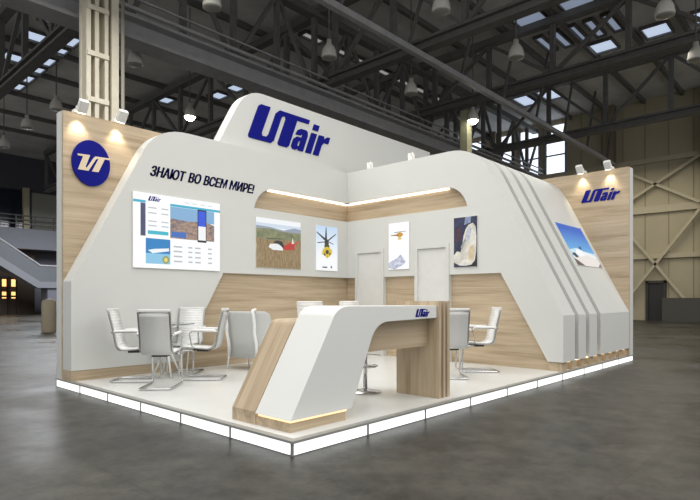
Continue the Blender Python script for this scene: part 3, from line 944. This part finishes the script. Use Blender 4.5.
# sky picture lying on the slanting side
sn = Vector((0, -1.9426, 1)).normalized()
sy = Vector((0, -0.4577, -0.8892)).normalized()
p0 = Vector((7.60, 0.912, 1.035 + 1.9426 * 0.912 )) + sn * 0.001
layers = [(grad_ink('print_deep_sky', (110, 190, 236), (14, 92, 196), 'z', -0.28, 0.34), RECT(0, 1, 0, 1)), (ink((196, 226, 242)), [(0, .26), (1, .2), (1, .34), (.6, .36), (.3, .42), (0, .36)]),
          (ink((232, 226, 222)), [(.02, 0), (1, 0), (1, .2), (.8, .3), (.5, .3), (.3, .24), (.02, .22)]), (ink((250, 250, 250)), [(.18, .3), (.34, .42), (.5, .36), (.52, .26), (.3, .22)]),
          (ink((40, 36, 50)), [(.02, .28), (.16, .3), (.22, .2), (.1, .18)]), (ink((50, 60, 70)), ell(.48, .44, .05, .04)), (ink((100, 80, 72)), [(0, 0), (.3, 0), (.1, .12), (0, .16)]), (ink((236, 240, 244)), [(.5, .3), (.95, .22), (.98, .26), (.56, .36)]), (ink((120, 110, 104)), [(.84, 0), (1, 0), (1, .1)])]
picture('lightbox_picture', 'blue sky picture lying on the slanting white side of the arch', 'picture', p0 + sy * 0.97, (1.38, 0, 0), -sy * 0.97, sn, layers, 0.012)

# ------------------------------------------------------------------ spotlights
def spot(loc, d, label, arm_up=0.1, group='clip on spotlights'):
    """clamp on a wall top, short arm reaching out along d, box head turned back at the wall"""
    t = thing('spotlight', loc, label, 'spotlight', group)
    x, y, z = loc
    dx, dy = d
    MB().box(x - 0.05, x + 0.05, y - 0.05, y + 0.05, z, z + 0.05).build('clamp', spot_white, t)
    hx, hy, hz = x + dx * 0.26, y + dy * 0.26, z + arm_up
    MB().tube([(x, y, z + 0.05), (x, y, z + arm_up), (hx, hy, hz)], 0.014, 6).build('arm', spot_white, t)
    fx, fy = -dx * 0.45, -dy * 0.45
    h = MB().obox((hx + fx * -0.08, hy + fy * -0.08, hz + 0.02), (hx + fx * 0.2, hy + fy * 0.2, hz - 0.12), 0.13, 0.08).build('lamp_head', spot_white, t, 0.01)
    MB().obox((hx + fx * 0.202, hy + fy * 0.202, hz - 0.121), (hx + fx * 0.212, hy + fy * 0.212, hz - 0.126), 0.11, 0.06).build('lens', spot_glow, t)
    ld = bpy.data.lights.new('spot_beam', 'SPOT')
    ld.energy = 14
    ld.color = (1.0, 0.86, 0.66)
    ld.spot_size = R(95)
    ld.spot_blend = 0.8
    ld.shadow_soft_size = 0.05
    lo = bpy.data.objects.new('spot_beam', ld)
    p = Vector((hx + fx * 0.35, hy + fy * 0.35, hz - 0.2))
    tgt = Vector((x - dx * 0.0 , y - dy * 0.0, z - 0.55))
    lo.location = p - Vector(loc)
    lo.rotation_euler = (tgt - p).to_track_quat('-Z', 'Y').to_euler()
    lo.parent = t
    COL.objects.link(lo)
    return t
spot((0.20, 5.06, ZT), (0, -1), 'white spotlight above the round emblem, left of two')
spot((0.78, 5.06, ZT), (0, -1), 'white spotlight above the round emblem, right of two')
spot((9.25, 0.93, ZT), (-1, 0), 'white spotlight over the oak end wall lettering, left of two')
spot((9.25, 0.36, ZT), (-1, 0), 'white spotlight over the oak end wall lettering, right of two')
for i, y in enumerate((4.15, 3.05)):
    spot((5.84, y, ZT + 0.002), (0.55, 0.55), ['white floodlight on top of the door wall, nearer the corner', 'white floodlight on top of the door wall, further from the corner'][i], 0.17)

# ------------------------------------------------------------------ reception counter
ct = thing('reception_counter', (1.3, 0.6, 0.13), 'white and oak reception counter with a slanting end by the platform corner', 'counter')
sl_in = [(.94, .235)] + arc((1.23, .88), (1.31, 1.06), (1.52, 1.062)) + [(2.419, 1.078)]
sl_out = [(2.419, 1.222)] + arc((.90, 1.232), (.755, 1.232), (.69, 1.14)) + [(.146, .235)]
MB().prism(sl_in + sl_out, 'y', 0.2, 0.70).build('white_shell', white_desk, ct, 0.006)
desk = [(.15, .13), (.15, .25), (.62, 1.04)] + arc((.62, 1.04), (.65, 1.095), (.72, 1.095), 4)[1:] + [(2.419, 1.095), (2.419, 1.0), (.95, 1.0), (.62, .45), (.62, .13)]
MB().prism(desk, 'y', 0.701, 1.06).build('oak_desk', wood('oak_slope', W0, W1, W2, 'z', R(-31)), ct)
MB().box(.16, .86, .215, .70, .13, .21).build('plinth', wood_x, ct)
MB().box(.18, .90, .235, .69, .2105, .2345).build('plinth_light', mat('counter_led', (255, 226, 180), emit=(255, 222, 176), strength=1.1), ct)
ep = thing  # (end panel below)
e_ = MB()
e_.box(2.42, 2.65, .26, .80, .13, 1.275)
for a, b in ((2.42, 2.468), (2.513, 2.553), (2.598, 2.65)):
    e_.box(a, b, .17, .26, .13, 1.275)
e_.build('end_panel', wood_z, ct)
MB().box(2.468, 2.513, .25, .26, .13, 1.27).box(2.553, 2.598, .25, .26, .13, 1.27).build('groove', mat('groove_brown', (46, 37, 28), 0.7), ct)
MB().prism([(1.05, .745), (2.419, .745), (2.419, 1.062), (1.56, 1.055), (1.38, 1.02), (1.2, .86), (1.16, .745)][1:] , 'y', .33, .36).build('apron', wood_x, ct)

# ------------------------------------------------------------------ chairs
def path_side():
    """seat-to-back line in x, z: front edge, seat, bend, back"""
    seat = [(.25, .455), (.235, .475), (.20, .482), (.0, .468), (-.14, .458), (-.19, .465)]
    bend = [(-.225, .485), (-.25, .52), (-.265, .57)]
    back = [(-.285, .68), (-.31, .80), (-.335, .90), (-.355, .985), (-.375, 1.02)]
    return seat, bend, back
def resample(pts, step):
    out = [pts[0]]
    acc = 0
    for a, b in zip(pts, pts[1:]):
        L = math.hypot(b[0] - a[0], b[1] - a[1])
        k = max(1, int(L / step))
        for i in range(1, k + 1):
            out.append((a[0] + (b[0] - a[0]) * i / k, a[1] + (b[1] - a[1]) * i / k))
    return out
def ribbed(pts, amp=0.007, period=0.042):
    p = resample(pts, 0.007)
    s_, out = 0.0, []
    for i, (x, z) in enumerate(p):
        a = p[max(0, i - 1)]
        b = p[min(len(p) - 1, i + 1)]
        dx, dz = b[0] - a[0], b[1] - a[1]
        L = math.hypot(dx, dz) or 1
        if i:
            s_ += math.hypot(x - p[i - 1][0], z - p[i - 1][1])
        h = amp * abs(math.sin(math.pi * s_ / period))
        # outwards = towards the sitter
        out.append((x + dz / L * h, z - dx / L * h))
    return out
def make_chair():
    t = thing('office_chair', (0, 0, 0), 'white ribbed office chair', 'chair', 'white ribbed cantilever chairs')
    seat, bend, back = path_side()
    MB().sheet(ribbed(seat + bend[:2]), -.19, .19, -0.02).build('seat', leather, t)
    MB().sheet(ribbed([bend[1], bend[2]] + back), -.19, .19, -0.012).build('backrest', leather, t)
    bp = [(x - 0.024, z - 0.012) for x, z in resample([(-.20, .455), (-.235, .475), (-.255, .515), (-.267, .57)] + back[:-1], 0.03)]
    MB().sheet(bp, -.187, .187, -0.006).build('back_cover', mesh_back, t)
    allp = resample(seat + bend + back, 0.04)
    for s in (-1, 1):
        MB().tube([(x - 0.012, s * .20, z - 0.004) for x, z in allp], 0.013, 6).build('side_rail', rail_metal, t)
    MB().box(-.385, -.355, -.205, .205, 1.005, 1.035).build('headrest', leather, t, 0.006)
    loop = []
    for s in (-1, 1):
        q = [(.05, s * .18, .435), (.19, s * .19, .425), (.225, s * .195, .395), (.25, s * .20, .06), (.235, s * .20, .025), (.20, s * .20, .016), (-.30, s * .20, .016), (-.345, s * .185, .016)]
        loop += q if s < 0 else q[::-1]
    MB().tube(loop, 0.0145, 8).build('base_frame', chrome, t)
    MB().obox((.05, -.18, .435), (.05, .18, .435), 0.03, 0.02).build('seat_mount', dark_plastic, t)
    MB().box(-.14, .02, -.1, .1, .405, .446).build('tilt_box', dark_plastic, t, 0.008)
    for s in (-1, 1):
        y = s * .236
        a = MB().tube([(-.29, y, .705), (-.26, y, .72), (.0, y, .725), (.07, y, .718)], [0.014, 0.019, 0.019, 0.014], 8).build('armrest', leather, t)
        MB().tube([(-.325, s * .212, .70), (-.28, y, .705), (.05, y, .705), (.085, y, .685), (.09, y, .65), (.06, s * .225, .50), (.03, s * .206, .458)], 0.011, 6).build('arm_bracket', chrome, a)
    return t
chair = make_chair()
Z0 = 0.13
seats = [((0.71, 4.11), -42, 'white office chair by the white wall seen from its side, facing right'),
         ((0.675, 3.405), 46, 'white office chair nearest the camera seen from behind, left of the counter'),
         ((1.54, 4.30), 222, 'white office chair facing the camera behind the glass table'),
         ((1.40, 3.65), 134, 'white office chair facing left beside the white lounge armchair'),
         ((4.09, 1.07), 44, 'white office chair seen from behind just right of the counter end panel'),
         ((4.84, 1.10), 136, 'white office chair facing left in front of the oak wainscot under the arch')]
for i, ((x, y), a, lab) in enumerate(seats):
    o = chair if i == 0 else copy_tree(chair)
    o.location = (x, y, Z0 + 0.002)
    o.rotation_euler = (0, 0, R(a))
    o['label'] = lab

# glass table
tb = thing('glass_table', (1.17, 4.19, Z0), 'round glass table with splayed white legs among the left chairs', 'table')
x, y = 1.17, 4.19
glass = mat('table_glass', (235, 245, 242), 0.03)
glass.node_tree.nodes['Principled BSDF'].inputs['Transmission Weight'].default_value = 0.95
MB().lathe([(0.40, .79), (0.405, .793), (0.405, .803), (0.40, .806)], (x, y, Z0), 40).build('tabletop', glass, tb)
MB().tube([(x, y, Z0 + .36), (x, y, Z0 + .765)], 0.03, 10).build('column', chrome, tb)
MB().lathe([(0.12, .765), (0.12, .788)], (x, y, Z0), 20).build('top_plate', chrome, tb)
for k in range(4):
    a = R(78 + 90 * k)
    MB().tube([(x + .02 * math.cos(a), y + .02 * math.sin(a), Z0 + .44), (x + .21 * math.cos(a), y + .21 * math.sin(a), Z0 + .014)], [0.02, 0.012], 8).build('leg', spot_white, tb)

# lounge armchair (local build at the origin, then moved)
def lounge():
    t = thing('lounge_armchair', (0, 0, 0), 'white lounge armchair seen from behind beside the oak wainscot', 'armchair')
    m = MB()
    # back shell: curved plan, faces +x
    N = 15
    def ring(r_off, z, lean):
        out = []
        for k in range(N):
            v = -1 + 2 * k / (N - 1)
            yy = 0.44 * v
            xx = -0.30 + 0.22 * abs(v) ** 3 - lean
            out.append((xx + r_off, yy * (1 - 0.10 * (1 if r_off else 0)), z))
        return out
    zs = [(.20, 0.0), (.5, .02), (.8, .07), (.93, .10), (.97, .105)]
    rows_o = [ring(0, z, l) for z, l in zs]
    rows_i = [ring(0.07, z, l) for z, l in zs]
    for rows in (rows_o, rows_i):
        for k in (0, N - 1):
            for j in (3, 4):
                p = rows[j][k]
                rows[j][k] = (p[0], p[1] * 0.97, p[2] - (0.05 if j == 4 else 0.02))
    Vo = [[m.v(p) for p in r] for r in rows_o]
    Vi = [[m.v(p) for p in r] for r in rows_i]
    for V in (Vo, Vi):
        for A, B in zip(V, V[1:]):
            for k in range(N - 1):
                m.face([A[k], A[k + 1], B[k + 1], B[k]], True)
    for k in range(N - 1):
        m.face([Vo[0][k], Vo[0][k + 1], Vi[0][k + 1], Vi[0][k]])
        m.face([Vo[-1][k], Vo[-1][k + 1], Vi[-1][k + 1], Vi[-1][k]])
    for k in (0, N - 1):
        for j in range(len(zs) - 1):
            m.face([Vo[j][k], Vo[j + 1][k], Vi[j + 1][k], Vi[j][k]])
    m.build('back_shell', mesh_back, t)
    MB().box(-.24, .36, -.37, .37, .30, .46).build('seat_cushion', leather, t, 0.03)
    for s in (-1, 1):
        m = MB().tube([(-.325, s * .27, .24), (-.335, s * .27, .45), (-.385, s * .27, .62), (-.385, s * .27, .76), (-.415, s * .27, .90), (-.43, s * .27, .985), (-.36, s * .27, 1.0)], 0.026, 8)
        m.build('back_strap', leather, t)
        MB().tube([(-.05, s * .40, .30), (-.02, s * .42, .60), (.02, s * .42, .66), (.28, s * .42, .66), (.32, s * .42, .60), (.33, s * .39, .30)], 0.022, 8).build('armrest', leather, t)
    for sx, sy_ in ((-.24, -.33), (-.24, .33), (.32, -.33), (.32, .33)):
        MB().tube([(sx, sy_, .30), (sx * 1.08, sy_ * 1.08, .002)], [0.018, 0.012], 8).build('leg', spot_white, t)
    MB().box(-.22, .34, -.34, .34, .24, .298).build('under_frame', dark_plastic, t)
    return t
lg = lounge()
lg.location = (2.66, 4.01, Z0)
lg.rotation_euler = (0, 0, R(18))

# bar stools behind the counter
def make_stool():
    t = thing('bar_stool', (0, 0, 0), 'white bar stool', 'stool', 'white bar stools behind the counter')
    MB().lathe([(.21, .0), (.21, .012), (.08, .03), (.03, .05)], (0, 0, 0), 28).build('base', chrome, t)
    MB().tube([(0, 0, .04), (0, 0, .78)], 0.026, 12).build('pole', chrome, t)
    ring_ = [(.15 * math.cos(2 * math.pi * k / 24), .15 * math.sin(2 * math.pi * k / 24), .33) for k in range(24)]
    MB().tube(ring_, 0.011, 6, closed=True).tube([(-.15, 0, .33), (.15, 0, .33)], 0.009, 6).build('footrest', chrome, t)
    MB().box(-.19, .19, -.2, .2, .78, .85).build('seat', leather, t, 0.02)
    MB().sheet(ribbed([(-.19, .83), (-.215, .95), (-.235, 1.135)]), -.2, .2, -0.03).build('backrest', leather, t)
    return t
stl = make_stool()
for i, (x, y, a, lab) in enumerate(((2.17, 1.10, -82, 'white bar stool behind the counter, nearer its end panel'), (1.44, 1.08, -88, 'white bar stool behind the counter, nearer its slanting end'))):
    o = stl if i == 0 else copy_tree(stl)
    o.location = (x, y, Z0 + 0.001)
    o.rotation_euler = (0, 0, R(a))
    o['label'] = lab
